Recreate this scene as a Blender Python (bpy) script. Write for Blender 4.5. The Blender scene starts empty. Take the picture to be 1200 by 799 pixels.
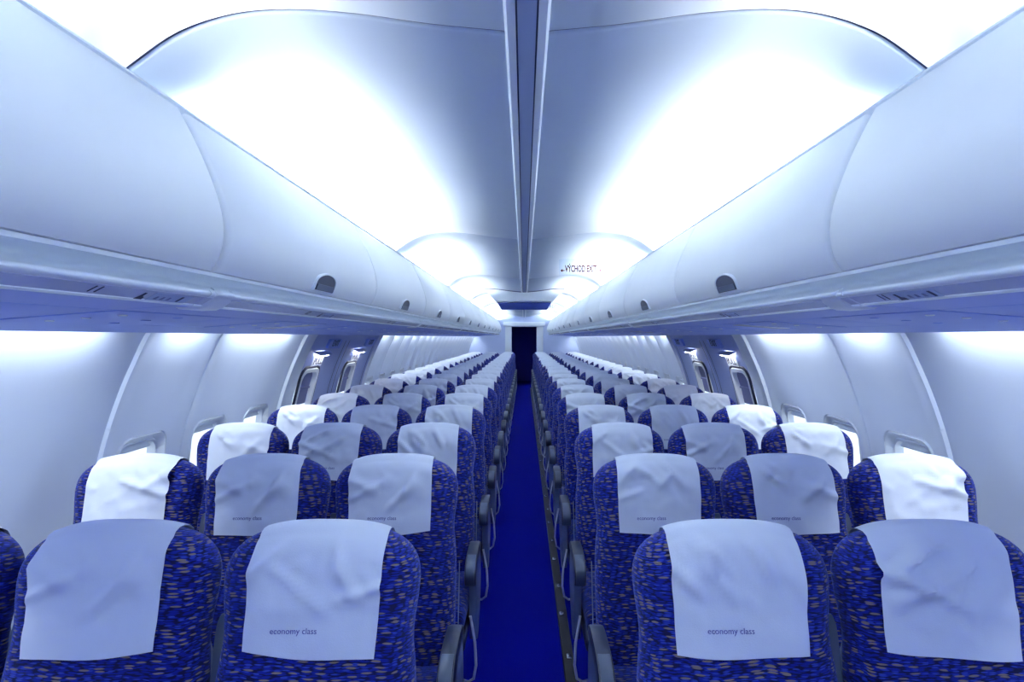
import bpy, bmesh, math, random
from mathutils import Vector, Matrix, noise

# ------------------------------------------------------------------ camera, world, exposure
CZ = 1.57                       # eye height above the cabin floor
F = 666.0                       # focal length in pixels of the 1200 px frame
sc = bpy.context.scene
col = sc.collection
cam = bpy.data.cameras.new('camera'); camo = bpy.data.objects.new('camera', cam); col.objects.link(camo)
camo.location = (-0.006, 0, CZ); camo.rotation_euler = (math.pi/2, 0, 0)
cam.sensor_width = 36.0; cam.lens = F/1200*36.0
cam.shift_x = -14/1200; cam.shift_y = -4.5/1200; cam.clip_start = 0.02
sc.camera = camo
sc.view_settings.view_transform = 'Standard'; sc.view_settings.look = 'None'
sc.view_settings.gamma = 1; sc.view_settings.use_curve_mapping = False
sc.view_settings.exposure = 0.86
sc.cycles.use_denoising = True
sc.cycles.max_bounces = 12; sc.cycles.diffuse_bounces = 8; sc.cycles.glossy_bounces = 4
sc.cycles.transparent_max_bounces = 8; sc.cycles.sample_clamp_indirect = 6.0
w = bpy.data.worlds.new('daylight'); sc.world = w; w.use_nodes = True
w.node_tree.nodes['Background'].inputs[0].default_value = (0.74, 0.85, 1.0, 1)
w.node_tree.nodes['Background'].inputs[1].default_value = 1.0
CEIL_LAMP = (0.955, 0.99, 1.0, 98.0)      # cove lamps above the bins
WALL_LAMP = (0.80, 0.90, 1.0, 50.0)      # wash lamps at the top of the side walls
EXIT_LAMP = (1.0, 1.0, 1.0, 22.0)

Y0, Y1 = -1.5, 18.0             # cabin from the front partition to the rear bulkhead

# ------------------------------------------------------------------ materials
M = {}
def nodes(name):
    m = bpy.data.materials.new(name); m.use_nodes = True
    nt = m.node_tree; b = nt.nodes['Principled BSDF']; M[name] = m
    return m, nt, b
def plain(name, c, rough=0.5, metal=0.0, bump=0.0, scale=300.0, spec=0.5):
    m, nt, b = nodes(name)
    b.inputs['Roughness'].default_value = rough; b.inputs['Metallic'].default_value = metal
    b.inputs['Specular IOR Level'].default_value = spec
    tc = nt.nodes.new('ShaderNodeTexCoord'); nz = nt.nodes.new('ShaderNodeTexNoise')
    nz.inputs['Scale'].default_value = scale*0.02; nz.inputs['Detail'].default_value = 2
    nt.links.new(tc.outputs['Object'], nz.inputs['Vector'])
    mx = nt.nodes.new('ShaderNodeMix'); mx.data_type = 'RGBA'
    mx.inputs[6].default_value = (c[0]*.97, c[1]*.97, c[2]*.98, 1); mx.inputs[7].default_value = (min(1, c[0]*1.03), min(1, c[1]*1.03), min(1, c[2]*1.02), 1)
    nt.links.new(nz.outputs['Fac'], mx.inputs[0]); nt.links.new(mx.outputs[2], b.inputs['Base Color'])
    if bump:
        n2 = nt.nodes.new('ShaderNodeTexNoise'); n2.inputs['Scale'].default_value = scale
        nt.links.new(tc.outputs['Object'], n2.inputs['Vector'])
        bp = nt.nodes.new('ShaderNodeBump'); bp.inputs['Strength'].default_value = bump; bp.inputs['Distance'].default_value = 0.002
        nt.links.new(n2.outputs['Fac'], bp.inputs['Height']); nt.links.new(bp.outputs['Normal'], b.inputs['Normal'])
    return m
def emit(name, c):
    m = bpy.data.materials.new(name); m.use_nodes = True; nt = m.node_tree; nt.nodes.clear()
    e = nt.nodes.new('ShaderNodeEmission'); e.inputs[0].default_value = (c[0], c[1], c[2], 1); e.inputs[1].default_value = c[3]
    o = nt.nodes.new('ShaderNodeOutputMaterial'); nt.links.new(e.outputs[0], o.inputs[0]); M[name] = m
    return m
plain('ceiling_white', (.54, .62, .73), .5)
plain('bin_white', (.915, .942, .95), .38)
plain('rail_white', (.85, .90, .945), .3)
plain('wall_white', (.78, .85, .95), .5)
plain('door_grey', (.42, .50, .80), .5)
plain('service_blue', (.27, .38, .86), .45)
plain('strip_glass', (.70, .74, .86), .25)
plain('rail_blue', (.40, .48, .66), .45)
plain('seam_dark', (.04, .05, .12), .6)
plain('ink_blue', (.01, .012, .07), .5)
plain('ink_faded', (.09, .10, .34), .6)
plain('ink_red', (.06, .003, .010), .7, spec=.1)
plain('latch_dark', (.03, .035, .07), .35)
plain('shade_grey', (.16, .18, .36), .5)
plain('armrest_dark', (.025, .032, .06), .35)
plain('armrest_grey', (.075, .10, .16), .35)
plain('panel_grey', (.16, .20, .34), .4)
plain('chrome', (.75, .8, .9), .25, metal=1.0)
plain('frame_dark', (.02, .025, .06), .5)
plain('track_black', (.006, .007, .012), .45)
plain('bulkhead', (.60, .68, .90), .5)
plain('navy', (.02, .025, .35), .7)
plain('screen', (.035, .05, .22), .15)
plain('cloth', (.83, .875, .955), .85, bump=.25, scale=420, spec=.15)
emit('lamp_ceiling', CEIL_LAMP); emit('lamp_wall', WALL_LAMP); emit('lamp_exit', EXIT_LAMP)
emit('lamp_reading', (1, 1, 1, 3.0))

def make_carpet():
    m, nt, b = nodes('carpet'); b.inputs['Roughness'].default_value = .95; b.inputs['Specular IOR Level'].default_value = .05
    tc = nt.nodes.new('ShaderNodeTexCoord'); n = nt.nodes.new('ShaderNodeTexNoise'); n.inputs['Scale'].default_value = 260; n.inputs['Detail'].default_value = 3
    nt.links.new(tc.outputs['Object'], n.inputs['Vector'])
    r = nt.nodes.new('ShaderNodeValToRGB'); r.color_ramp.elements[0].position = .35; r.color_ramp.elements[1].position = .7
    r.color_ramp.elements[0].color = (.001, .002, .14, 1); r.color_ramp.elements[1].color = (.002, .006, .33, 1)
    nt.links.new(n.outputs['Fac'], r.inputs[0]); nt.links.new(r.outputs[0], b.inputs['Base Color'])
    bp = nt.nodes.new('ShaderNodeBump'); bp.inputs['Strength'].default_value = .4; bp.inputs['Distance'].default_value = .003
    nt.links.new(n.outputs['Fac'], bp.inputs['Height']); nt.links.new(bp.outputs['Normal'], b.inputs['Normal'])
make_carpet()

def make_fabric():
    m, nt, b = nodes('fabric'); L = nt.links.new; N = nt.nodes.new
    b.inputs['Roughness'].default_value = .85; b.inputs['Specular IOR Level'].default_value = .2
    b.inputs['Sheen Weight'].default_value = .35; b.inputs['Sheen Tint'].default_value = (.3, .4, 1, 1)
    uv = N('ShaderNodeUVMap'); oi = N('ShaderNodeObjectInfo')
    off = N('ShaderNodeVectorMath'); off.operation = 'ADD'; L(uv.outputs[0], off.inputs[0])
    rnd = N('ShaderNodeMath'); rnd.operation = 'MULTIPLY'; rnd.inputs[1].default_value = 7; L(oi.outputs['Random'], rnd.inputs[0]); L(rnd.outputs[0], off.inputs[1])
    wob = N('ShaderNodeTexNoise'); wob.inputs['Scale'].default_value = 9; L(off.outputs[0], wob.inputs['Vector'])
    wv = N('ShaderNodeVectorMath'); wv.operation = 'MULTIPLY_ADD'; wv.inputs[1].default_value = (.0, .022, 0)
    L(wob.outputs['Color'], wv.inputs[0]); L(off.outputs[0], wv.inputs[2])
    def dashes(scale, rot, lo, hi, jit):
        mp = N('ShaderNodeMapping'); mp.inputs['Rotation'].default_value = (0, 0, rot); mp.inputs['Scale'].default_value = scale; mp.inputs['Location'].default_value = (jit, jit*2, 0)
        L(wv.outputs[0], mp.inputs['Vector'])
        v = N('ShaderNodeTexVoronoi'); v.voronoi_dimensions = '2D'; v.inputs['Scale'].default_value = 1; v.inputs['Randomness'].default_value = .75
        L(mp.outputs[0], v.inputs['Vector'])
        mr = N('ShaderNodeMapRange'); mr.inputs[1].default_value = lo; mr.inputs[2].default_value = hi; mr.inputs[3].default_value = 1; mr.inputs[4].default_value = 0
        L(v.outputs['Distance'], mr.inputs[0])
        sep = N('ShaderNodeSeparateColor'); L(v.outputs['Color'], sep.inputs[0])
        return mr.outputs[0], sep.outputs[0]
    def mask(d, r, lo):
        g = N('ShaderNodeMath'); g.operation = 'GREATER_THAN'; g.inputs[1].default_value = lo; L(r, g.inputs[0])
        x = N('ShaderNodeMath'); x.operation = 'MULTIPLY'; L(d, x.inputs[0]); L(g.outputs[0], x.inputs[1]); return x.outputs[0]
    def over(base, fac, c):
        mx = N('ShaderNodeMix'); mx.data_type = 'RGBA'; L(fac, mx.inputs[0])
        if isinstance(base, tuple): mx.inputs[6].default_value = base
        else: L(base, mx.inputs[6])
        mx.inputs[7].default_value = c; return mx.outputs[2]
    d0, r0 = dashes((40, 215, 1), .04, .30, .52, 3.1)      # navy weave between the dashes
    d1, r1 = dashes((31, 175, 1), -.06, .28, .42, 0)       # tan dashes
    d2, r2 = dashes((46, 250, 1), .05, .28, .46, 5.7)      # pale blue dashes
    c = over((.0015, .002, .035, 1), d0, (.003, .010, .225, 1))
    c = over(c, mask(d2, r2, .66), (.02, .042, .34, 1))
    c = over(c, mask(d1, r1, .70), (.18, .15, .12, 1))
    L(c, b.inputs['Base Color'])
    bp = N('ShaderNodeBump'); bp.inputs['Strength'].default_value = .35; bp.inputs['Distance'].default_value = .002
    L(d0, bp.inputs['Height']); L(bp.outputs['Normal'], b.inputs['Normal'])
make_fabric()

def make_pane():
    m = bpy.data.materials.new('pane_glass'); m.use_nodes = True; nt = m.node_tree; nt.nodes.clear(); M['pane_glass'] = m
    t = nt.nodes.new('ShaderNodeBsdfTransparent'); t.inputs[0].default_value = (.93, .97, 1, 1)
    g = nt.nodes.new('ShaderNodeBsdfGlossy'); g.inputs['Roughness'].default_value = .05
    mx = nt.nodes.new('ShaderNodeMixShader'); mx.inputs[0].default_value = .06
    o = nt.nodes.new('ShaderNodeOutputMaterial')
    nt.links.new(t.outputs[0], mx.inputs[1]); nt.links.new(g.outputs[0], mx.inputs[2]); nt.links.new(mx.outputs[0], o.inputs[0])
make_pane()

# ------------------------------------------------------------------ mesh helpers
class MB:
    def __init__(s): s.v = []; s.f = []
    def add(s, vs, fs):
        n = len(s.v); s.v += [tuple(p) for p in vs]; s.f += [tuple(i+n for i in f) for f in fs]; return s
    def box(s, x0, x1, y0, y1, z0, z1):
        return s.add([(x, y, z) for x in (x0, x1) for y in (y0, y1) for z in (z0, z1)],
                     [(0,1,3,2), (4,6,7,5), (0,4,5,1), (2,3,7,6), (0,2,6,4), (1,5,7,3)])
    def sheet(s, rows):                                  # rows of equal length -> grid of quads
        n = len(rows[0]); vs = [p for r in rows for p in r]
        return s.add(vs, [(i*n+j, i*n+j+1, (i+1)*n+j+1, (i+1)*n+j) for i in range(len(rows)-1) for j in range(n-1)])
    def prism(s, prof, y0, y1, sx=1, closed=True):       # (x, z) outline swept along y
        n = len(prof)
        vs = [(sx*x, y0, z) for x, z in prof]+[(sx*x, y1, z) for x, z in prof]
        fs = [(i, (i+1) % n, n+(i+1) % n, n+i) for i in range(n if closed else n-1)]
        if closed: fs += [tuple(range(n)), tuple(range(2*n-1, n-1, -1))]
        return s.add(vs, fs)
    def slab(s, prof, th, y0, y1, sx=1):                 # open (x, z) profile thickened away from the cabin
        out = []
        for i, (x, z) in enumerate(prof):
            a = prof[max(0, i-1)]; b = prof[min(len(prof)-1, i+1)]
            tx, tz = b[0]-a[0], b[1]-a[1]; l = math.hypot(tx, tz) or 1
            out.append((x-tz/l*th, z+tx/l*th))
        return s.prism(prof+out[::-1], y0, y1, sx)
    def plate(s, pts, d):                                # polygon of 3-D points thickened along vector d
        n = len(pts); d = Vector(d); a = [Vector(p) for p in pts]
        return s.add(a+[p+d for p in a], [tuple(range(n)), tuple(range(2*n-1, n-1, -1))]+[(i, (i+1) % n, n+(i+1) % n, n+i) for i in range(n)])
    def tube(s, pts, r, n=8):
        pts = [Vector(p) for p in pts]; rings = []
        for i, p in enumerate(pts):
            t = (pts[min(len(pts)-1, i+1)]-pts[max(0, i-1)]).normalized()
            u = t.cross(Vector((0, 1, 0)) if abs(t.y) < .9 else Vector((1, 0, 0))).normalized(); w_ = t.cross(u)
            rings.append([p+u*r*math.cos(k*2*math.pi/n)+w_*r*math.sin(k*2*math.pi/n) for k in range(n)])
        vs = [q for g in rings for q in g]; m = len(pts)
        fs = [(i*n+k, i*n+(k+1) % n, (i+1)*n+(k+1) % n, (i+1)*n+k) for i in range(m-1) for k in range(n)]
        fs += [tuple(range(n)), tuple((m-1)*n+k for k in range(n))]
        return s.add(vs, fs)
    def mesh(s, name, mat, org=(0, 0, 0), bevel=0, angle=38, uv=None):
        bm = bmesh.new(); vv = [bm.verts.new((p[0]-org[0], p[1]-org[1], p[2]-org[2])) for p in s.v]
        for f in s.f:
            try: bm.faces.new([vv[i] for i in f])
            except ValueError: pass
        bmesh.ops.recalc_face_normals(bm, faces=bm.faces)
        if bevel:
            es = [e for e in bm.edges if len(e.link_faces) == 2 and e.calc_face_angle(0) > .6]
            bmesh.ops.bevel(bm, geom=es, offset=bevel, segments=2, profile=.6, affect='EDGES', clamp_overlap=True)
        lim = math.radians(angle)
        for e in bm.edges: e.smooth = len(e.link_faces) != 2 or e.calc_face_angle(0) < lim
        for f in bm.faces: f.smooth = True
        if uv:
            lay = bm.loops.layers.uv.new('UVMap')
            for f in bm.faces:
                for l in f.loops: l[lay].uv = uv(l.vert.co)
        me = bpy.data.meshes.new(name); bm.to_mesh(me); bm.free()
        me.materials.append(M[mat]); return me
    def build(s, name, mat, parent=None, org=(0, 0, 0), **k):
        return link(name, s.mesh(name, mat, org if parent is None or org != (0, 0, 0) else (0, 0, 0), **k), parent, org if parent is None else (0, 0, 0))
def link(name, me, parent=None, loc=(0, 0, 0)):
    o = bpy.data.objects.new(name, me); col.objects.link(o); o.location = loc
    if parent: o.parent = parent
    return o
def empty(name, loc=(0, 0, 0)):
    o = bpy.data.objects.new(name, None); col.objects.link(o); o.location = loc; o.empty_display_size = .1; return o
def tag(o, label=None, cat=None, group=None, kind=None):
    if label: o['label'] = label
    if cat: o['category'] = cat
    if group: o['group'] = group
    if kind: o['kind'] = kind
    return o
KIDS = {}
def copy_tree(o, parent=None):
    c = o.copy(); col.objects.link(c); c.parent = parent
    for ch in o.children: copy_tree(ch, c)
    return c
def text_mesh(txt, size, mat, depth=0.0006, align='LEFT', bold=0.0):
    cu = bpy.data.curves.new('lettering', 'FONT'); cu.body = txt; cu.size = size; cu.extrude = depth; cu.offset = bold; cu.resolution_u = 3
    cu.align_x = align; cu.align_y = 'BOTTOM'
    o = bpy.data.objects.new('lettering', cu); col.objects.link(o)
    dg = bpy.context.evaluated_depsgraph_get(); me = bpy.data.meshes.new_from_object(o.evaluated_get(dg))
    bpy.data.objects.remove(o); bpy.data.curves.remove(cu)
    me.materials.clear(); me.materials.append(M[mat]); return me
def frame_mat(origin, xdir, ydir):
    x = Vector(xdir).normalized(); y = Vector(ydir).normalized(); z = x.cross(y).normalized(); y = z.cross(x)
    m = Matrix.Identity(4)
    for i in range(3): m[i][0] = x[i]; m[i][1] = y[i]; m[i][2] = z[i]; m[i][3] = origin[i]
    return m
def smooth_profile(pts, sub=5):                          # Catmull-Rom through the points
    out = []
    for i in range(len(pts)-1):
        p0 = pts[max(0, i-1)]; p1 = pts[i]; p2 = pts[i+1]; p3 = pts[min(len(pts)-1, i+2)]
        for k in range(sub):
            t = k/sub
            out.append(tuple(.5*(2*p1[j]+(p2[j]-p0[j])*t+(2*p0[j]-5*p1[j]+4*p2[j]-p3[j])*t*t+(3*p1[j]-p0[j]-3*p2[j]+p3[j])*t**3) for j in (0, 1)))
    return out+[pts[-1]]
def up(pts): return [(x, z+CZ) for x, z in pts]          # heights given from eye level
def structure(o): o['kind'] = 'structure'; return o
SIDES = ((-1, 'opposite the exit lettering'), (1, 'under the exit lettering'))
ORD = ['zeroth', 'first', 'second', 'third', 'fourth', 'fifth', 'sixth', 'seventh', 'eighth', 'ninth', 'tenth', 'eleventh', 'twelfth', 'thirteenth', 'fourteenth', 'fifteenth', 'sixteenth', 'seventeenth', 'eighteenth', 'nineteenth', 'twentieth', 'twenty-first', 'twenty-second', 'twenty-third', 'twenty-fourth', 'twenty-fifth']

# ------------------------------------------------------------------ floor, ceiling, partitions
structure(MB().box(-1.72, 1.72, Y0, Y1+2.4, -.04, 0).build('floor', 'carpet'))
crown = up([(1.56, .06), (1.53, .30), (1.40, .55), (1.10, .80), (.60, .93), (0, .97)])
crown = crown+[(-x, z) for x, z in crown[-2::-1]]
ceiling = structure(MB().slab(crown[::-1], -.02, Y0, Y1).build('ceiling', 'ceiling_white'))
CEIL = up(smooth_profile([(.042, .640), (.20, .655), (.36, .677), (.50, .686), (.62, .676), (.73, .640), (.82, .580), (.90, .515), (.97, .455), (1.02, .41)], 4))
SEAMS = [-1.5]+[1.20+2.53*k for k in range(7)]+[18.0]
for s, _ in SIDES:
    for a, b in zip(SEAMS[:-1], SEAMS[1:]):
        mb = MB(); prof = CEIL; th = .012
        # panel edge rolls up at the joint
        rows = []
        for y, dz in ((a+.004, .014), (a+.005, .004), (a+.012, 0), (b-.012, 0), (b-.005, .004), (b-.004, .014)):
            rows.append([(s*x, y, z+dz) for x, z in prof])
        mb.sheet(rows)
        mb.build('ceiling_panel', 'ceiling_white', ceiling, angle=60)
    mb = MB()
    for y in SEAMS[1:-1]: mb.prism([(x, z+.008) for x, z in CEIL]+[(x, z+.016) for x, z in CEIL[::-1]], y-.02, y+.02, s)
    mb.build('joint_strip', 'seam_dark', ceiling)
# centre rail below the crown: two light rails either side of a recessed channel
rail = structure(MB().box(-.019, .019, Y0, 8.0, CZ+.634, CZ+.645).build('trim_1', 'rail_blue'))
RJ = [-1.5, 1.72, 4.25, 6.78, 8.0]
for a, b in zip(RJ[:-1], RJ[1:]):
    for s in (-1, 1):
        MB().prism([(.023, CZ+.629), (.040, CZ+.629), (.046, CZ+.634), (.046, CZ+.66), (.023, CZ+.66)], a+.002, b-.002, s).build('side_rail', 'rail_white', rail)
        MB().box(s*.0185, s*.0235, a, b, CZ+.640, CZ+.66).build('channel_gap', 'seam_dark', rail)
rail2 = structure(MB().box(-.019, .019, 9.1, Y1, CZ+.634, CZ+.645).build('trim_2', 'rail_blue'))
for s in (-1, 1):
    MB().prism([(.023, CZ+.629), (.040, CZ+.629), (.046, CZ+.634), (.046, CZ+.66), (.023, CZ+.66)], 9.1, Y1, s).build('side_rail', 'rail_white', rail2)

# front partition behind the camera, rear bulkhead with a dark doorway
structure(MB().box(-1.9, 1.9, Y0-.04, Y0, 0, CZ+1.0).build('wall_front', 'wall_white'))
DW, DH = .395, CZ+.325
mb = MB()
for s in (-1, 1): mb.box(s*DW, s*1.9, Y1, Y1+.05, 0, CZ+1.0)
mb.box(-DW, DW, Y1, Y1+.05, DH, CZ+1.0)
back = structure(mb.build('wall_back', 'bulkhead'))
for s in (-1, 1): MB().box(s*(DW+.002), s*.60, Y1-.05, Y1-.001, 0, DH+.02).build('door_post', 'rail_white', back, bevel=.008)
MB().box(-.66, .66, Y1-.14, Y1-.001, DH+.022, DH+.15).build('door_header', 'rail_white', back, bevel=.02)
mb = MB(); mb.box(-DW-.5, -DW-.45, Y1+.05, Y1+2.4, 0, CZ+.8).box(DW+.45, DW+.5, Y1+.05, Y1+2.4, 0, CZ+.8)
mb.box(-DW-.5, DW+.5, Y1+2.4, Y1+2.45, 0, CZ+.8).box(-DW-.5, DW+.5, Y1+.05, Y1+2.4, CZ+.8, CZ+.85)
structure(mb.build('wall_rear_galley', 'navy'))

# ------------------------------------------------------------------ side walls, windows, emergency exits
WALL = up(smooth_profile([(1.545, .085), (1.60, 0), (1.648, -.1), (1.692, -.2), (1.730, -.3), (1.763, -.4), (1.79, -.5), (1.812, -.62), (1.825, -.75), (1.825, -.95), (1.80, -1.2), (1.74, -1.45), (1.70, -1.57)], 3))
def wall_x(z):
    for (x0, z0), (x1, z1) in zip(WALL[:-1], WALL[1:]):
        if z1 <= z <= z0: return x0+(x1-x0)*(z0-z)/(z0-z1)
    return WALL[0][0] if z > WALL[0][1] else WALL[-1][0]
def wall_n(z):                                          # outward normal (x, z)
    dx = wall_x(z+.02)-wall_x(z-.02); l = math.hypot(dx, .04); return (.04/l, -dx/l)
def wp(s, y, z, off=0.0):                               # point on the wall, off > 0 towards the cabin
    n = wall_n(z); return Vector((s*(wall_x(z)-off*n[0]), y, z-off*n[1]))
def rrect(cy, cz, hw, hh, r, n=6):
    pts = []
    for sx, sz, a0 in ((1, 1, 0), (-1, 1, 90), (-1, -1, 180), (1, -1, 270)):
        for k in range(n+1):
            a = math.radians(a0+90*k/n); pts.append((cy+sx*(hw-r)+r*math.cos(a), cz+sz*(hh-r)+r*math.sin(a)))
    return pts
def wall_panel(s, a, b, parent, ridge_a=.022, ridge_b=.022, holes=(), mat='wall_white', dy=.0, name='wall_panel'):
    """one moulded panel from y=a to y=b; each hole is (centre y, centre z, half width, half height, radius)"""
    def off(y):
        v = dy*min(1, min(y-a, b-y)/.008)
        for e, rg in ((y-a, ridge_a), (b-y, ridge_b)):
            if e < .0079: v += rg*max(0, e)/.008
            else: v += rg*math.exp(-((e-.008)/.055)**2)
        return v
    cuts = [a]+[.5*(h0[0]+h1[0]) for h0, h1 in zip(holes[:-1], holes[1:])]+[b]
    mb = MB()
    for ca, cb, h in zip(cuts[:-1], cuts[1:], holes or [None]):
        ys = sorted({ca, cb, *[y for e in (.008, .02, .04, .065, .10) for y in (a+e, b-e) if ca < y < cb], *[ca+(cb-ca)*k/12 for k in range(1, 12)]})
        if not h:
            mb.sheet([[wp(s, y, z, off(y)) for y in ys] for _, z in WALL]); continue
        cy, cz, hw, hh, r = h; zt, zb = cz+hh+.07, cz-hh-.07
        zs_top = [z for _, z in WALL if z > zt+.004]+[zt]; zs_bot = [zb]+[z for _, z in WALL if z < zb-.004]
        mb.sheet([[wp(s, y, z, off(y)) for y in ys] for z in zs_top]); mb.sheet([[wp(s, y, z, off(y)) for y in ys] for z in zs_bot])
        zs = [zb+(zt-zb)*k/14 for k in range(15)]
        outer = [(y, zt) for y in ys]+[(ys[-1], z) for z in zs[::-1][1:]]+[(y, zb) for y in ys[::-1][1:]]+[(ys[0], z) for z in zs[1:-1]]
        inner = []
        for (y, z) in outer:                              # projected onto the rounded opening
            dy_, dz_ = y-cy, z-cz; lo, hi = 0.0, 1.0
            for _i in range(28):
                t = .5*(lo+hi); qy, qz = abs(dy_*t)-(hw-r), abs(dz_*t)-(hh-r)
                d = math.hypot(max(qy, 0), max(qz, 0))+min(max(qy, qz), 0)-r
                if d > 0: hi = t
                else: lo = t
            inner.append((cy+dy_*hi, cz+dz_*hi))
        rows = []
        for t in (0, .075, .12, .19, .29, .42, .6, .8, 1):
            rows.append([wp(s, o_[0]+(i_[0]-o_[0])*t, o_[1]+(i_[1]-o_[1])*t, off(o_[0]+(i_[0]-o_[0])*t)) for o_, i_ in zip(outer+outer[:1], inner+inner[:1])])
        mb.sheet(rows)
    o = mb.build(name, mat, parent, angle=50); return o
def ring(s, mb, loops):                                   # loops: list of (list of (y, z), offset)
    mb.sheet([[wp(s, y, z, o) for y, z in l+l[:1]] for l, o in loops])
WZ = CZ-.685                                              # cabin window centre height
def window(s, n, y):
    o = empty('window_%d' % n, (s*wall_x(WZ), y, WZ)); structure(o)
    org = tuple(o.location)
    mb = MB(); R = lambda hw, hh, r: rrect(y, WZ, hw, hh, r)
    ring(s, mb, [(R(.180, .235, .085), .001), (R(.177, .232, .083), -.010), (R(.172, .227, .08), -.010), (R(.169, .224, .077), .002), (R(.160, .215, .07), -.004), (R(.142, .195, .065), -.022), (R(.138, .190, .06), -.016), (R(.130, .180, .058), -.018), (R(.122, .172, .055), -.055)])
    f = mb.mesh('window_frame', 'rail_white', org, angle=40); link('window_frame', f, o)
    g = MB(); g.add([wp(s, a, b, -.05) for a, b in R(.128, .178, .06)], [tuple(range(28))])
    link('pane', g.mesh('pane', 'pane_glass', org), o)
    sh = MB()
    sh.sheet([[wp(s, a, b, -.042) for a in (y-.126, y, y+.126)] for b in (WZ+.178, WZ+.165, WZ+.145)])
    sh.sheet([[wp(s, a, b, -.036) for a in (y-.11, y+.11)] for b in (WZ+.155, WZ+.145)])
    link('window_shade', sh.mesh('window_shade', 'rail_white', org), o)
BAYS = [6.25+.5725*k for k in range(21)]                  # window bay joints behind the exits
BAYS = [b for b in BAYS if b < 17.6]+[18.0]
HOLE = lambda y: (y, WZ, .178, .233, .084)
exit_no = 0; win_no = 0
for s, where in SIDES:
    wall = structure(empty('wall_left' if s < 0 else 'wall_right', (s*1.7, Y0, 0)))
    P = lambda *a, **k: None
    def panel(a, b, *r, **k):
        o = wall_panel(s, a, b, wall, *r, **k); o.location = (-s*1.7, -Y0, 0); return o
    panel(Y0, .45, 0, .010); panel(.45, 2.38, .010, .0)
    panel(2.38, 2.95, .014, .016, holes=[HOLE(2.665)])
    panel(2.95, 4.09, .016, .010, holes=[HOLE(3.235), HOLE(3.80)])
    panel(4.09, 4.29, .012, .012, mat='rail_white', dy=.016, name='exit_pillar')
    for ya in (2.665, 3.235, 3.80): win_no += 1; window(s, win_no, ya)
    for a, b in zip(BAYS[:-1], BAYS[1:]):
        last = b == 18.0
        panel(a, b, .030, .030, holes=[] if last else [HOLE(.5*(a+b))])
        if not last: win_no += 1; window(s, win_no, .5*(a+b))
    # two overwing exits
    for a, b, wy, sy, nm in ((4.29, 5.22, 4.58, 4.86, 'nearer the row number 11'), (5.22, 6.25, 5.62, 5.98, 'farther from the row number 11')):
        exit_no += 1
        zc = CZ-.47; d = structure(empty('door_%d' % exit_no, (s*1.82, .5*(a+b), 0)))
        back_ = (-s*1.82, -.5*(a+b), 0)
        o = wall_panel(s, a, b, d, .010, .010, holes=[(wy, zc, .19, .235, .08)], mat='door_grey', dy=-.01, name='door_panel'); o.location = back_
        def part(name, mb, mat, **k): q = mb.build(name, mat, d, **k); q.location = back_; return q
        R = lambda hw, hh, r: rrect(wy, zc, hw, hh, r)
        mb = MB(); ring(s, mb, [(R(.193, .238, .085), -.008), (R(.19, .235, .08), .006), (R(.180, .225, .075), .006), (R(.176, .221, .07), -.02)]); part('window_surround', mb, 'frame_dark')
        mb = MB(); ring(s, mb, [(R(.177, .222, .07), -.02), (R(.172, .217, .07), .010), (R(.146, .189, .062), .008), (R(.138, .180, .055), -.030)]); part('window_frame', mb, 'rail_white')
        mb = MB(); mb.add([wp(s, p, q, -.05) for p, q in R(.14, .182, .055)], [tuple(range(28))]); part('pane', mb, 'pane_glass')
        mb = MB(); zz = [zc+.18, zc+.06, zc+.055, zc+.045, zc+.04, zc-.08]
        mb.sheet([[wp(s, yy, z, o_) for yy in (wy-.138, wy, wy+.138)] for z, o_ in zip(zz, (-.026, -.026, -.016, -.016, -.026, -.026))]); part('window_shade', mb, 'shade_grey')
        # cut line of the hatch
        mb = MB()
        for yy in (a+.055, b-.055): mb.sheet([[wp(s, yy+e, z, -.004) for e in (-.006, .006)] for _, z in WALL if CZ-1.2 < z < CZ-.02])
        part('hatch_joint', mb, 'seam_dark')
        # lamp cowl, handle lettering, exit sign
        ly = wy+.06; lz = CZ-.135
        mb = MB(); mb.plate([wp(s, ly-.17, lz+.02, -.005), wp(s, ly+.17, lz+.02, -.005), wp(s, ly+.15, lz+.014, .05), wp(s, ly-.15, lz+.014, .05)], (0, 0, -.008)); cowl = part('lamp_cowl', mb, 'door_grey', bevel=.003)
        mb = MB(); mb.plate([wp(s, ly-.09, lz+.008, .004), wp(s, ly+.09, lz+.008, .004), wp(s, ly+.09, lz+.004, .04), wp(s, ly-.09, lz+.004, .04)], (0, 0, -.004)); link('exit_lamp', mb.mesh('exit_lamp', 'lamp_exit'), cowl)
        mb = MB(); mb.sheet([[wp(s, yy, z, .0) for yy in (ly-.12, ly+.12)] for z in (lz-.015, lz-.06, lz-.105)]); part('handle_plate', mb, 'rail_white')
        def letters(t, size, mat, yc, z, off=.004):
            me = text_mesh(t, size, mat, .001, 'CENTER'); q = link('lettering', me, d)
            p = wp(s, yc, z, off); m = frame_mat(p, (0, -s, 0), wp(s, yc, z+.03, off)-p); q.matrix_local = Matrix.Translation(back_) @ m
        letters('PULL', .085, 'ink_blue', ly, lz-.10)
        mb = MB(); mb.add([wp(s, p, q, .012) for p, q in rrect(sy, CZ-.055, .15, .036, .008)]+[wp(s, p, q, -.012) for p, q in rrect(sy, CZ-.055, .15, .036, .008)],
                          [tuple(range(28))]+[(i, (i+1) % 28, 28+(i+1) % 28, 28+i) for i in range(28)]); part('sign_plate', mb, 'service_blue')
        letters('EXIT', .078, 'ink_blue', sy, CZ-.084, .014)

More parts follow.
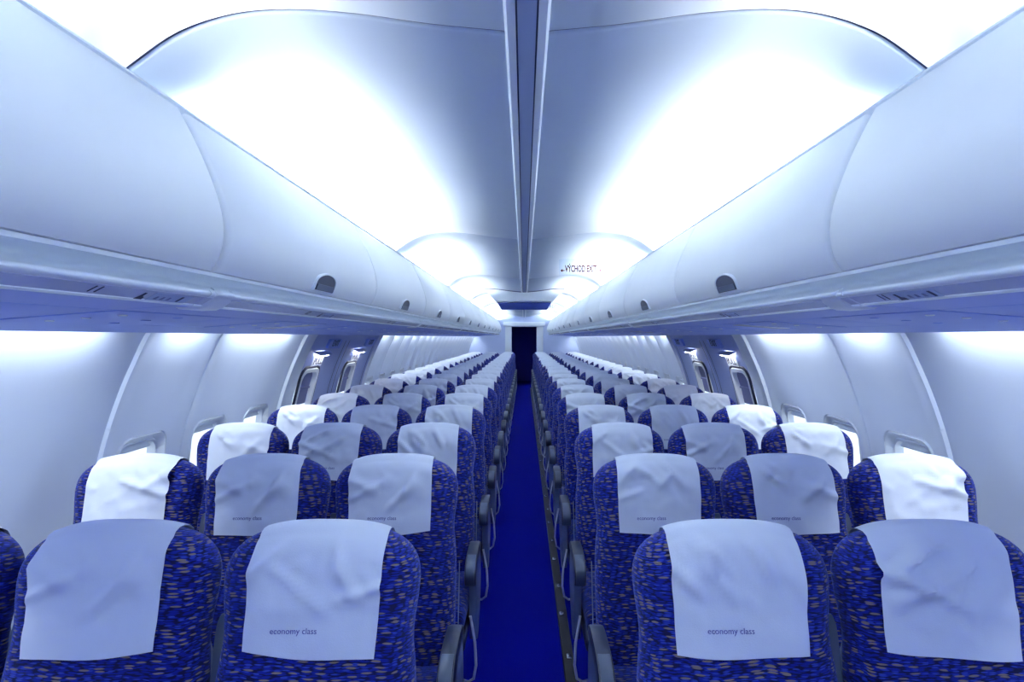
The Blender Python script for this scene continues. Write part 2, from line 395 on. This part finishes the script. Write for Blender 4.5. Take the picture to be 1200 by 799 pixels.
# ------------------------------------------------------------------ lamps (hidden coves, real fittings)
def lamp(name, quad, back, mat, label, cat, group):
    c = sum((Vector(q) for q in quad), Vector())/4; o = empty(name, c); tag(o, label, cat, group)
    link('diffuser', MB().add(quad, [(0, 1, 2, 3)]).mesh('diffuser', mat, c), o)
    link('housing', MB().plate([Vector(q)+Vector(back)*.15 for q in quad], back).mesh('housing', 'rail_white', c), o)
for s, where in SIDES:
    for k in range(len(SEAMS)-1):
        a, b = SEAMS[k]+.23, SEAMS[k+1]-.23
        n = 2 if b-a > 1 else 1
        for j in range(n):
            p, q = a+(b-a)*j/n, a+(b-a)*(j+1)/n
            lamp('cove_lamp', [(s*.840, p, CZ+.490), (s*.840, q, CZ+.490), (s*.885, q, CZ+.508), (s*.885, p, CZ+.508)], (0, 0, -.02), 'lamp_ceiling',
                 'cove lamp on the bin tops, %s from the doorway, %s' % (ORD[2*(len(SEAMS)-1-k)-j], where), 'lamp', 'cove lamps washing the ceiling')
    wl = [(-1.3, .35), (.55, 2.15), (2.52, 2.83), (3.07, 3.88)]+[(a+.15, b-.15) for a, b in zip(BAYS[:-1], BAYS[1:])]
    for wi, (a, b) in enumerate(wl):
        lamp('wall_lamp', [(s*1.515, a, CZ+.062), (s*1.515, b, CZ+.062), (s*1.545, b, CZ+.075), (s*1.545, a, CZ+.075)], (0, 0, .012), 'lamp_wall',
             'wash lamp at the wall top, %s from the doorway, %s' % (ORD[len(wl)-wi], where), 'lamp', 'wash lamps above the window panels')

# ------------------------------------------------------------------ overhead bins
DOOR = smooth_profile([(.780, .513), (.757, .470), (.730, .415), (.703, .350), (.685, .295), (.677, .245), (.680, .205), (.690, .172), (.706, .148)], 4)
def door_pt(t):
    i = min(len(DOOR)-2, int(t*(len(DOOR)-1))); f = t*(len(DOOR)-1)-i
    return (DOOR[i][0]+(DOOR[i+1][0]-DOOR[i][0])*f, DOOR[i][1]+(DOOR[i+1][1]-DOOR[i][1])*f)
BL = 1.305
def make_bin(s, wide):
    L = BL; g0 = .009 if wide < 0 else .0035; g1 = .009 if wide > 0 else .0035
    a, b = -L/2+g0, L/2-g1; org = (s*.95, 0, .148)
    o = empty('overhead_bin', (s*.95, 0, CZ+.148))
    mb = MB(); inner = [(x+.028+.004*(i == 0), z) for i, (x, z) in enumerate(DOOR)]
    prof = DOOR+[(.714, .147), (.735, .155)]+inner[::-1][2:]
    n = len(prof); vs = []; fs = []
    for y, ins in ((a, .012), (a+.003, .005), (a+.012, 0), (b-.012, 0), (b-.003, .005), (b, .012)):
        vs += [(s*(x+ins if i < len(DOOR)+1 else x), y, z) for i, (x, z) in enumerate(prof)]
    for k in range(5): fs += [(k*n+i, k*n+(i+1) % n, (k+1)*n+(i+1) % n, (k+1)*n+i) for i in range(n)]
    fs += [tuple(range(n)), tuple(range(5*n, 6*n))]; mb.add(vs, fs)
    d = link('bin_door', mb.mesh('bin_door', 'bin_white', org, angle=45), o)
    link('bin_body', MB().prism([(.82, .505), (.80, .48), (.735, .30), (.735, .165), (1.44, .150), (1.44, .40), (1.04, .40)], -L/2+.001, L/2-.001, s).mesh('bin_body', 'rail_white', org), o)
    # latch: dark D-shaped pocket with a paddle
    dx = lambda z: next(p[0]+(q[0]-p[0])*(p[1]-z)/(p[1]-q[1]) for p, q in zip(DOOR[:-1], DOOR[1:]) if q[1] <= z <= p[1])
    z1 = .182; x1 = dx(z1); za, zb = .207, .157; xa, xb = dx(za), dx(zb)
    T = Vector((s*(xa-xb), 0, za-zb)).normalized(); Nn = Vector((-s*abs(T.z), 0, -abs(T.x)))
    c0 = Vector((s*x1, 0, z1))+Nn*.0035
    def pt(u, v, h): return c0+Vector((0, u, 0))+T*v+Nn*h
    Dsh = [(-.088, -.026)]+[(.088*math.cos(math.radians(t)), .002+.030*math.sin(math.radians(t))) for t in range(180, -1, -15)]+[(.088, -.026)]
    mb = MB(); m = len(Dsh)
    mb.add([pt(u*1.09, v*1.14, -.006) for u, v in Dsh]+[pt(u*1.06, v*1.1, .003) for u, v in Dsh]+[pt(u, v, .003) for u, v in Dsh]+[pt(u*.97, v*.97, -.004) for u, v in Dsh],
           [(k*m+i, k*m+(i+1) % m, (k+1)*m+(i+1) % m, (k+1)*m+i) for k in range(3) for i in range(m)])
    lt = link('latch', mb.mesh('latch', 'rail_white', org, angle=50), d)
    mb = MB().add([pt(u, v, .0) for u, v in Dsh], [tuple(range(m))]); mb.v = mb.v
    pk = MB().add([pt(u*.99, v*.99, .0008) for u, v in Dsh]+[pt(u*.99, v*.99, -.004) for u, v in Dsh], [tuple(range(m))]+[(i, (i+1) % m, m+(i+1) % m, m+i) for i in range(m)])
    p_ = pk.mesh('latch_pocket', 'latch_dark', org); q = link('latch_pocket', p_, d)
    pd = MB().plate([pt(-.080, -.023, .001), pt(.080, -.023, .001), pt(.080, -.004, .0012), pt(-.080, -.004, .0012)], Nn*.004); link('latch_paddle', pd.mesh('latch_paddle', 'armrest_grey', org), d)
    return o
BIN0 = 1.29; NB = 13
for s, where in SIDES:
    proto = {1: make_bin(s, 1), -1: make_bin(s, -1)}; used = set()
    for k in range(-2, NB-1):
        yc = BIN0+(k+.5)*BL-BL if k < 0 else BIN0+(k-.5)*BL
        yc = BIN0+(k+.5)*BL
        if yc+BL/2 > 18.0 or yc-BL/2 < Y0: continue
        wd = -1 if k % 2 == 0 else 1
        o = proto[wd] if wd not in used else copy_tree(proto[wd]); used.add(wd)
        o.location.y = yc
        nfar = sum(1 for j in range(k, NB-1) if BIN0+(j+1)*BL <= 18.0)
        tag(o, 'closed white overhead bin, %s from the dark doorway, %s' % (ORD[nfar], where), 'overhead bin', 'overhead luggage bins')
BIN_END = max(BIN0+(j+1)*BL for j in range(NB) if BIN0+(j+1)*BL <= 18.0)
for n, (s, where) in enumerate(SIDES):                    # lamp valance along the bin tops
    structure(MB().prism(up([(.783, .514), (.779, .519), (.782, .525), (.788, .5265), (.796, .519), (.81, .512), (.81, .506), (.790, .506)]), Y0, Y1, s).build('trim_%d' % (3+n), 'rail_white', angle=60))
    structure(MB().prism(up([(.81, .507), (.83, .440), (1.03, .412), (1.03, .405), (.822, .434), (.80, .507)][::-1]), Y0, Y1, s).build('trim_%d' % (5+n), 'rail_white'))

# ------------------------------------------------------------------ service units below the bins
CH = smooth_profile([(.712, .138), (.742, .139), (.768, .134), (.774, .123), (.755, .112), (.728, .1075)], 4)     # concave channel
HR = smooth_profile([(.728, .1075), (.720, .1055), (.7155, .100), (.7185, .094), (.728, .0905)], 4)              # rounded hand rail
ST = [(.729, .090), (.759, .0745)]                                                                            # label strip
UL = 2*BL
def soff(x): return .0745-(x-.759)*(.0745-.018)/(1.50-.759)
def make_service(s, first):
    o = empty('passenger_service_unit', (s*1.1, 0, CZ)); org = (s*1.1, 0, 0); a, b = -UL/2, UL/2
    def part(name, mb, mat, parent=o, **k): return link(name, mb.mesh(name, mat, org, **k), parent)
    part('rail_channel', MB().slab(CH[::-1], -.008, a, b, s), 'rail_white', angle=60)
    part('hand_rail', MB().slab(HR[::-1], -.008, a+.002, b-.002, s), 'rail_white', angle=70)
    part('label_strip', MB().slab(ST[::-1], -.004, a+.002, b-.002, s), 'strip_glass')
    part('strip_edge', MB().prism([(.757, .0785), (.757, .0735), (.760, .0705), (.767, .0705), (.767, .0785)], a+.002, b-.002, s), 'rail_white')
    # end strap bridging the joint: rail sleeve that curves into the underside
    sl = [(x-.004, z+.001) for x, z in HR]+[(.7285, .086), (.754, .0715), (.775, .0665), (.815, .0655)]
    mb = MB(); rows = []
    for t in (-1, -.9, -.5, 0, .5, .9, 1):
        rows.append([(s*(x+(.006 if abs(t) == 1 else 0)), a+.060+t*(.042+.016*max(0, (i-len(HR))/4))+(.018*max(0, i-len(HR)+2)/3 if i > len(HR)-2 else 0), z+(.006 if abs(t) == 1 else 0)) for i, (x, z) in enumerate(sl)])
    part('joint_strap', mb.sheet(rows), 'rail_white', angle=60)
    # underside: inner fairing, row panels, outer fairing
    def under(x0, x1, ya, yb, dz=0, th=.01):
        return MB().add([(s*x, y, soff(x)+dz+e) for e in (0, th) for x, y in ((x0, ya), (x1, ya), (x1, yb), (x0, yb))], [(0,1,2,3), (4,5,6,7), (0,1,5,4), (1,2,6,5), (2,3,7,6), (3,0,4,7)])
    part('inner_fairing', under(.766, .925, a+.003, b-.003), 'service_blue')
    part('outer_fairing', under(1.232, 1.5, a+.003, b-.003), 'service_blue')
    part('backing', under(.80, 1.49, a, b, .016), 'seam_dark')
    for k in range(3):
        ya, yb = a+UL*k/3+.004, a+UL*(k+1)/3-.004; ym = .5*(ya+yb)
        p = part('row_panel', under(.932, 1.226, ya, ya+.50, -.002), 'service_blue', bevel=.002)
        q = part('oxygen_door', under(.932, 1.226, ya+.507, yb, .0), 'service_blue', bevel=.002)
        for j in range(3):
            for r, yy, mt, nm in ((.010, .10, 'rail_white', 'reading_light'), (.013, .32, 'service_blue', 'air_nozzle')):
                x = .99+.09*j; y = ya+yy; z = soff(x)-.002
                c = MB(); c.add([(s*(x+rr*math.cos(t*math.pi/6)), y+rr*math.sin(t*math.pi/6), z-h) for rr, h in ((r, 0), (r, .002), (r*.7, .003)) for t in range(12)],
                                [(i*12+t, i*12+(t+1) % 12, (i+1)*12+(t+1) % 12, (i+1)*12+t) for i in range(2) for t in range(12)]+[tuple(range(24, 36))])
                part(nm, c, mt, p)
    part('sign_lens', under(.97, 1.18, -.06, .06, -.004, .003), 'strip_glass')
    return o
units = []
for s, where in SIDES:
    pr = None; nu = 7
    for k in range(-1, nu):
        yc = BIN0+(k+.5)*UL
        if yc+UL/2 > 18.2: continue
        o = pr or make_service(s, True)
        if pr: o = copy_tree(pr)
        pr = pr or o
        o.location.y = yc
        left = sum(1 for j in range(k, nu) if BIN0+(j+1)*UL <= 18.2)
        tag(o, 'white rail and blue service panel, %s from the dark doorway, %s' % (ORD[left], where), 'service panel', 'service panels under the bins')
        units.append((s, o, yc))
UEND = max(yc for _, _, yc in units)+UL/2
# row numbers on the label strips
nums = {}
dirv = Vector((-.03, 0, .0155)).normalized()
LAB = [1.12, 2.08, 3.24]+[4.3+.79*k for k in range(6)]
for s, o, yc in units:
    for k, y in enumerate(LAB):
        if not (yc-UL/2 < y < yc+UL/2): continue
        yd = Vector((s*dirv.x, 0, dirv.z)); xd = Vector((0, -s, 0)); nn = xd.cross(yd)
        base = Vector((s*.759, y, .0745+CZ))
        def place(me, u, v, h, nm):
            q = link(nm, me, o); q.matrix_local = Matrix.Translation(-o.location) @ frame_mat(base+xd*u+yd*v+nn*h, xd, yd); return q
        key = str(11+k)
        if key not in nums: nums[key] = text_mesh(key, .030, 'ink_blue', .0004)
        def quad(pts, mat, nm='row_mark'):
            return MB().plate([(x, y_, 0) for x, y_ in pts], (0, 0, .0006)).mesh(nm, mat)
        if 'plate' not in nums:
            nums['plate'] = quad([(0, .002), (.125, .002), (.125, .031), (0, .031)], 'rail_blue')
            nums['seat'] = quad([(.0, .003), (.022, .003), (.019, .012), (.012, .014), (.010, .027), (.004, .027), (.004, .013)], 'ink_blue')
            nums['dot'] = quad([(0, .008), (.009, .008), (.007, .019), (.002, .019)], 'shade_grey')
            nums['bar'] = quad([(0, .006), (.007, .006), (.007, .026), (0, .026)], 'ink_blue')
        place(nums['plate'], -.035 if s > 0 else .005, 0, .0006, 'mark_plate')
        place(nums[key], -.075 if s > 0 else -.16, .004, .0012, 'row_number')
        place(nums['seat'], -.025 if s > 0 else -.03, 0, .0014, 'seat_symbol')
        for j in range(3): place(nums['dot'], (.008 if s > 0 else .02)+.020*j, 0, .0014, 'letter_mark')
        place(nums['bar'], .072 if s > 0 else .095, 0, .0014, 'aisle_mark')

# ------------------------------------------------------------------ monitor fairing, exit lettering
mo = empty('ceiling_monitor', (0, 8.1, CZ+.40))
tag(mo, 'white ceiling fairing with a dark blue screen above the aisle', 'monitor')
def cz_at(x):
    x = abs(x)
    for (a, za), (b, zb) in zip(CEIL[:-1], CEIL[1:]):
        if a <= x <= b: return za+(zb-za)*(x-a)/(b-a)
    return CEIL[0][1]
xs = [-.56+.07*k for k in range(17)]
mb = MB()
mb.sheet([[(x, 8.00, cz_at(x)-.002) for x in xs], [(x*.99, 8.01, cz_at(x)-.016) for x in xs],
          [(x*.74, 8.10, CZ+.515) for x in xs], [(x*.71, 8.16, CZ+.505) for x in xs], [(x*.60, 8.25, CZ+.398) for x in xs], [(x*.60, 8.29, CZ+.398) for x in xs], [(x*.9, 9.0, cz_at(x)+.005) for x in xs]])
link('monitor_housing', mb.mesh('monitor_housing', 'rail_white', mo.location, angle=30), mo)
link('housing_joint', MB().sheet([[(x*1.01, 7.996, cz_at(x)+.004) for x in xs], [(x*1.01, 7.995, cz_at(x)-.010) for x in xs], [(x, 8.005, cz_at(x)-.010) for x in xs]]).mesh('housing_joint', 'seam_dark', mo.location), mo)
link('screen', MB().plate([(-.385, 8.157, CZ+.500), (.385, 8.157, CZ+.500), (.325, 8.238, CZ+.406), (-.325, 8.238, CZ+.406)], (0, -.012, -.010)).mesh('screen', 'screen', mo.location), mo)
for yy, sx, sz in ((4.9, .486, 0), (10.9, .486, 0)):
    e = empty('exit_sign', (sx, yy, cz_at(sx)))
    tag(e, 'red exit lettering with arrows hanging from the ceiling, ' + ('before the monitor' if yy < 8 else 'beyond the monitor'), 'sign', 'ceiling exit signs')
    top = cz_at(sx); hgt = .064
    link('clear_plate', MB().box(-.19, .19, -.002, .002, -.155, -.012).mesh('clear_plate', 'pane_glass'), e)
    t = text_mesh('VÝCHOD EXIT', .078, 'ink_red', .0008, 'CENTER', .0026); q = link('lettering', t, e)
    wd = q.dimensions.x or .4; wd = max(v.co.x for v in t.vertices)-min(v.co.x for v in t.vertices)
    q.matrix_local = Matrix.Translation((-.002, -.004, -.138)) @ Matrix.Rotation(math.pi/2, 4, 'X') @ Matrix.Diagonal((.272/wd, 1, 1, 1))
    for d_ in (-1, 1):
        ar = MB().plate([(d_*.178, -.004, -.112), (d_*.160, -.004, -.097), (d_*.160, -.004, -.108), (d_*.142, -.004, -.108), (d_*.142, -.004, -.116), (d_*.160, -.004, -.116), (d_*.160, -.004, -.127)], (0, -.001, 0))
        link('arrow', ar.mesh('arrow', 'ink_red'), e)

# ------------------------------------------------------------------ seats
TILT = math.radians(12); HB = .730; BASE = Vector((0, -HB*math.sin(TILT), .40))
UPV = Vector((0, math.sin(TILT), math.cos(TILT))); FRV = Vector((0, -math.cos(TILT), math.sin(TILT)))
def loc3(x, h, n): return BASE+Vector((x, 0, 0))+UPV*h+FRV*n
TH, RR = .066, .060
ET, PT = .135, 2.7                                          # height and squareness of the rounded top
def half_w(h): return .2315-.012*math.exp(-((HB-h-.25)/.07)**2)
def top_h(x): return HB-ET+ET*(max(0, 1-(abs(x)/.2315)**PT))**(1/PT)
def width_at(h):
    e = HB-h
    if e < ET: return .2315*(max(0, 1-((ET-e)/ET)**PT))**(1/PT)
    return half_w(h)
full = []
for k in range(41): a_ = math.radians(90-90*k/40); full.append((.2315*max(0, math.cos(a_))**(2/PT), HB-ET+ET*max(0, math.sin(a_))**(2/PT)))
for k in range(1, 31): h = (HB-ET)*(1-k/30); full.append((half_w(h), h))
full = full+[(-x, h) for x, h in full[::-1]]
def odist(x, h):                                            # distance to the outline (open at the bottom)
    best = 9
    for (ax, ah), (bx, bh) in zip(full[:-1], full[1:]):
        if ah == 0 and bh == 0: continue
        dx, dh = bx-ax, bh-ah; l2 = dx*dx+dh*dh
        t = 0 if l2 == 0 else max(0, min(1, ((x-ax)*dx+(h-ah)*dh)/l2))
        best = min(best, math.hypot(x-ax-dx*t, h-ah-dh*t))
    return best
def face(d):
    d = max(0, d)
    v = TH-RR+math.sqrt(max(0, RR*RR-(RR-min(d, RR))**2))
    return v+.012*min(1, max(0, d-.01)/.09)**.8
def make_backrest():
    mb = MB()
    hs = [0, .06, .12, .2, .28, .36, .42, .46, .49, .52, .56, .60]+[HB-ET*e for e in (.9, .8, .7, .6, .5, .4, .3, .22, .15, .09, .05, .02, .006, .001, 0)]
    fs = [-1+.0, -.995, -.975, -.94, -.89, -.82, -.74, -.66, -.56, -.44, -.3, -.15, 0]; fs = fs+[-f for f in fs[-2::-1]]
    for sg in (1, -1):
        rows = []
        for h in hs:
            W_ = max(.0005, width_at(h)); rows.append([tuple(loc3(f*W_, h, face(odist(f*W_, h) if abs(f) < 1 else 0)*(1 if sg > 0 else -.8))) for f in fs])
        mb.sheet(rows)
    n = len(fs); m = len(hs)*n
    edge = [i*n for i in range(len(hs))]+[i*n+n-1 for i in range(len(hs))][::-1]
    mb.f += [(p, q, q+m, p+m) for p, q in zip(edge[:-1], edge[1:])]
    def uv(co):
        v = co-BASE; h = v.dot(UPV); nn = v.dot(FRV); k = 1 if co.x > 0 else -1
        d = max(0, TH-nn); tp = min(1, max(0, (h-HB+.08)/.08))*min(1, max(0, (.2-abs(co.x))/.08))
        return (co.x+k*d*(1-tp), h+d*tp)
    return mb.mesh('backrest', 'fabric', uv=uv, angle=60)
def rbox(x0, x1, y0, y1, z0, z1, r, name, mat, uv=None, seg=3, shear=0):
    bm = bmesh.new(); vs = [bm.verts.new((x, y, z+shear*(y-y0))) for x in (x0, x1) for y in (y0, y1) for z in (z0, z1)]
    for f in [(0,1,3,2), (4,6,7,5), (0,4,5,1), (2,3,7,6), (0,2,6,4), (1,5,7,3)]: bm.faces.new([vs[i] for i in f])
    bmesh.ops.recalc_face_normals(bm, faces=bm.faces)
    bmesh.ops.bevel(bm, geom=list(bm.edges), offset=r, segments=seg, profile=.5, affect='EDGES')
    for f in bm.faces: f.smooth = True
    if uv:
        lay = bm.loops.layers.uv.new('UVMap')
        for f in bm.faces:
            for l in f.loops: l[lay].uv = uv(l.vert.co)
    me = bpy.data.meshes.new(name); bm.to_mesh(me); bm.free(); me.materials.append(M[mat]); return me
SM = {}
SM['backrest'] = make_backrest()
by = BASE.y
SM['seat_cushion'] = rbox(-.232, .232, by-.50, by-.02, .315, .445, .045, 'seat_cushion', 'fabric', uv=lambda c: (c.x, c.y*.9+c.z), shear=-.03)
SM['seat_frame'] = rbox(-.235, .235, by-.46, by+.06, .255, .315, .012, 'seat_frame', 'frame_dark', seg=2)
SM['back_shell'] = MB().plate([loc3(x, h, -TH*.85) for x, h in ((-.20, .02), (.20, .02), (.205, .42), (.17, .50), (-.17, .50), (-.205, .42))], FRV*-.012).mesh('back_shell', 'panel_grey', bevel=.003)
def leg_mesh(x):
    return MB().tube([(x, by-.36, .30), (x, by-.33, .16), (x, by-.30, .012)], .018).box(x-.03, x+.03, by-.38, by-.24, 0, .014).tube([(x, by+.02, .30), (x, by+.04, .012)], .016).tube([(x, by-.34, .22), (x, by+.03, .06)], .010).mesh('leg', 'armrest_grey', angle=40)
SM['leg'] = leg_mesh(0)
def side_meshes(g):                                         # g = direction of the aisle in the seat's own x
    k = 'r' if g > 0 else 'l'
    prof = smooth_profile([(-.24, .585), (-.30, .607), (-.40, .610), (-.48, .600), (-.53, .575), (-.545, .535), (-.53, .495)], 3)
    lower = smooth_profile([(-.50, .485), (-.46, .53), (-.38, .555), (-.28, .555), (-.24, .560)], 3)
    pts = prof+lower
    SM['arm'+k] = MB().plate([(g*.226, y, z) for y, z in pts], (g*.050, 0, 0)).mesh('armrest', 'armrest_dark', bevel=.009, angle=50)
    capp = smooth_profile([(-.462, .607), (-.505, .596), (-.545, .567), (-.552, .535), (-.536, .50)], 3)
    MBc = MB().plate([(g*.232, y, z) for y, z in capp]+[(g*.232, y+.008, z-.004) for y, z in capp[::-1]], (g*.038, 0, 0)); SM['cap'+k] = MBc.mesh('end_cap', 'armrest_grey', bevel=.002)
    pan = smooth_profile([(-.27, .565), (-.235, .48), (-.24, .36), (-.34, .25), (-.40, .212), (-.44, .225), (-.462, .30), (-.47, .40), (-.475, .50), (-.44, .55)], 3)
    SM['pan'+k] = MB().plate([(g*.240, y, z) for y, z in pan], (g*.034, 0, 0)).mesh('end_panel', 'panel_grey', bevel=.006, angle=50)
    SM['bar'+k] = MB().tube([(g*.245, -.47, .34), (g*.268, -.50, .24), (g*.273, -.50, .14), (g*.262, -.49, .075), (g*.235, -.46, .042), (g*.17, -.42, .035), (g*-.20, -.42, .035)], .006).mesh('luggage_bar', 'rail_white', angle=60)
    SM['trim'+k] = MB().plate([loc3(g*.2375, h, n) for h, n in ((.02, -.040), (.33, -.040), (.34, -.036), (.33, -.032), (.02, -.032))], (g*.003, 0, 0)).mesh('side_trim', 'panel_grey')
    SM['mid'+k] = MB().plate([loc3(g*.233, h, n) for h, n in smooth_profile([(.10, -.05), (.30, -.05), (.47, -.05), (.505, -.045), (.515, -.03), (.505, -.015), (.47, -.005), (.30, -.003), (.10, -.003)], 3)], (g*.022, 0, 0)).mesh('raised_armrest', 'armrest_grey', bevel=.004, angle=50)
side_meshes(1); side_meshes(-1)

# headrest covers -----------------------------------------------------------
def make_cover(seed, wc=.295, hb=.272, skew=0.0, shift=0.0):
    rnd = random.Random(seed)
    folds = []
    for _ in range(8):
        fx = rnd.uniform(-.12, .12); fh = rnd.uniform(.03, .15); an = rnd.choice((-1, 1))*rnd.uniform(.25, 1.15); ln = rnd.uniform(.04, .10)
        folds.append((fx, fh, math.cos(an), math.sin(an), ln, rnd.uniform(.010, .018), rnd.uniform(.010, .021)*rnd.choice((1, 1, -.5))))
    NX, NS = 34, 40; rows = []
    for j in range(NS+1):
        s_ = j/NS; row = []
        for i in range(NX+1):
            u = (i/NX-.5)*wc*(1+.03*math.sin(s_*3)); 
            x = u+shift
            edge = abs(i/NX-.5)*2
            xs_ = max(-.225, min(.225, x))
            top = top_h(xs_)
            hb_ = hb+skew*u+.002*math.sin(u*25+seed)
            if s_ < .68:
                t = s_/.68; h0_ = HB-.004-hb_-.006*(1-edge*edge); h = h0_+(top-.012-h0_)*t
                xx = x-skew*.55*(top-h)
                n = face(odist(max(-.232, min(.232, xx)), h))
                dd = HB-h
                wr = 0
                for fx, fh, cx, sx, ln, sg, am in folds:
                    px, ph = xx-shift-fx, dd-fh; al = px*cx+ph*sx; ac = -px*sx+ph*cx
                    wr += am*math.exp(-(ac/sg)**2)*math.exp(-(al/ln)**4)
                nz = noise.noise(Vector((xx*14+seed*7.1, dd*14, seed)))*.014+noise.noise(Vector((xx*40+seed*3.1, dd*40, seed)))*.0018
                fade = max(0, min(1, t*2.6+.05))*max(.25, min(1, (1-t)*8))
                n += .0055+max(-.0015, (wr+max(-.2, nz))*fade)
                row.append(tuple(loc3(xx, h, n)))
            else:
                t = (s_-.68)/.32; h_e = top-.012; n0 = face(odist(xs_, h_e))+.0055
                a = min(1, t/.45)*math.pi; rad = .5*(n0+.8*n0); mid = n0-rad
                n = mid+rad*math.cos(a); h = h_e+.021*math.sin(a)
                if t > .45: h -= (t-.45)/.55*.13; n -= .012*(t-.45)
                row.append(tuple(loc3(x, h, n-(.004 if t > .45 else 0))))
        rows.append(row)
    me = MB().sheet(rows).mesh('headrest_cover', 'cloth', angle=80); return me
COV = [make_cover(k, shift=sh, skew=sk) for k, (sh, sk) in enumerate(((0, .02), (-.012, -.05), (.008, .05), (-.005, .0), (.010, -.03), (-.014, .06), (.004, .03), (0, -.02)))]
TXT = text_mesh('economy class', .018, 'ink_faded', .0003, 'LEFT', .0)
PITCH = .79; D0 = 1.40; NR = 21
def rowname(k):
    if k < 4: return '%s row ahead of exit doors' % ORD[4-k]
    if k == 4: return 'row at the first exit door'
    if k == 5: return 'row between two exit doors'
    if k == 6: return 'row at the second exit door'
    if k == NR-1: return 'last row before the doorway'
    return '%s row behind exit doors' % ORD[k-6]
XC = (.488, .975, 1.462); WH = ('aisle', 'middle', 'window')
rng = random.Random(4)
cover_pick = {(0, -1, 0): 2, (0, -1, 1): 1, (0, 1, 0): 3, (0, 1, 1): 5, (0, -1, 2): 4, (0, 1, 2): 0}
for k in range(NR):
    for s, where in SIDES:
        for j in range(3):
            g = -s                                           # the aisle lies this way
            o = empty('passenger_chair', (s*XC[j], D0+PITCH*k, 0))
            tag(o, 'blue patterned %s seat, %s, %s' % (WH[j], rowname(k), where), 'seat', 'blue passenger seats')
            kk = 'r' if g > 0 else 'l'; far = k > 9
            link('backrest', SM['backrest'], o); link('seat_cushion', SM['seat_cushion'], o); link('seat_frame', SM['seat_frame'], o)
            link('back_shell', SM['back_shell'], o)
            link('leg', SM['leg'], o, (g*.12, 0, 0)); 
            if j == 0:
                ar = link('armrest', SM['arm'+kk], o); link('end_cap', SM['cap'+kk], ar)
                link('end_panel', SM['pan'+kk], o); link('luggage_bar', SM['bar'+kk], o); link('side_trim', SM['trim'+kk], o)
            else: link('raised_armrest', SM['mid'+kk], o)
            ci = cover_pick.get((k, s, j), rng.randrange(len(COV)))
            c = link('headrest_cover', COV[ci], None, o.location)
            tag(c, 'white headrest cover on %s seat, %s, %s' % (WH[j], rowname(k), where), 'headrest cover', 'white headrest covers')
            if k < 5 and j < 2 and not (k == 0 and j == 1):
                t = link('lettering', TXT, c)
                p = loc3(-.085, HB-.232, face(.2)+.0115); t.matrix_local = frame_mat(p, (1, 0, 0), UPV)
# floor track along the seats on the lettering side
tr = empty('floor_track', (.21, 1.0, 0)); tag(tr, 'black floor track with small silver fittings along the aisle carpet', 'floor track')
link('track_cover', MB().prism([(-.028, 0), (-.024, .010), (.024, .010), (.028, 0)], .0, 16.6).mesh('track_cover', 'track_black'), tr)
ft = MB().box(-.012, .012, -.02, .02, .0102, .018).mesh('fitting', 'chrome', bevel=.003)
for k in range(20): link('fitting', ft, tr, (.004, .98+.79*k, 0)); link('fitting', ft, tr, (-.004, 1.41+.79*k, 0))
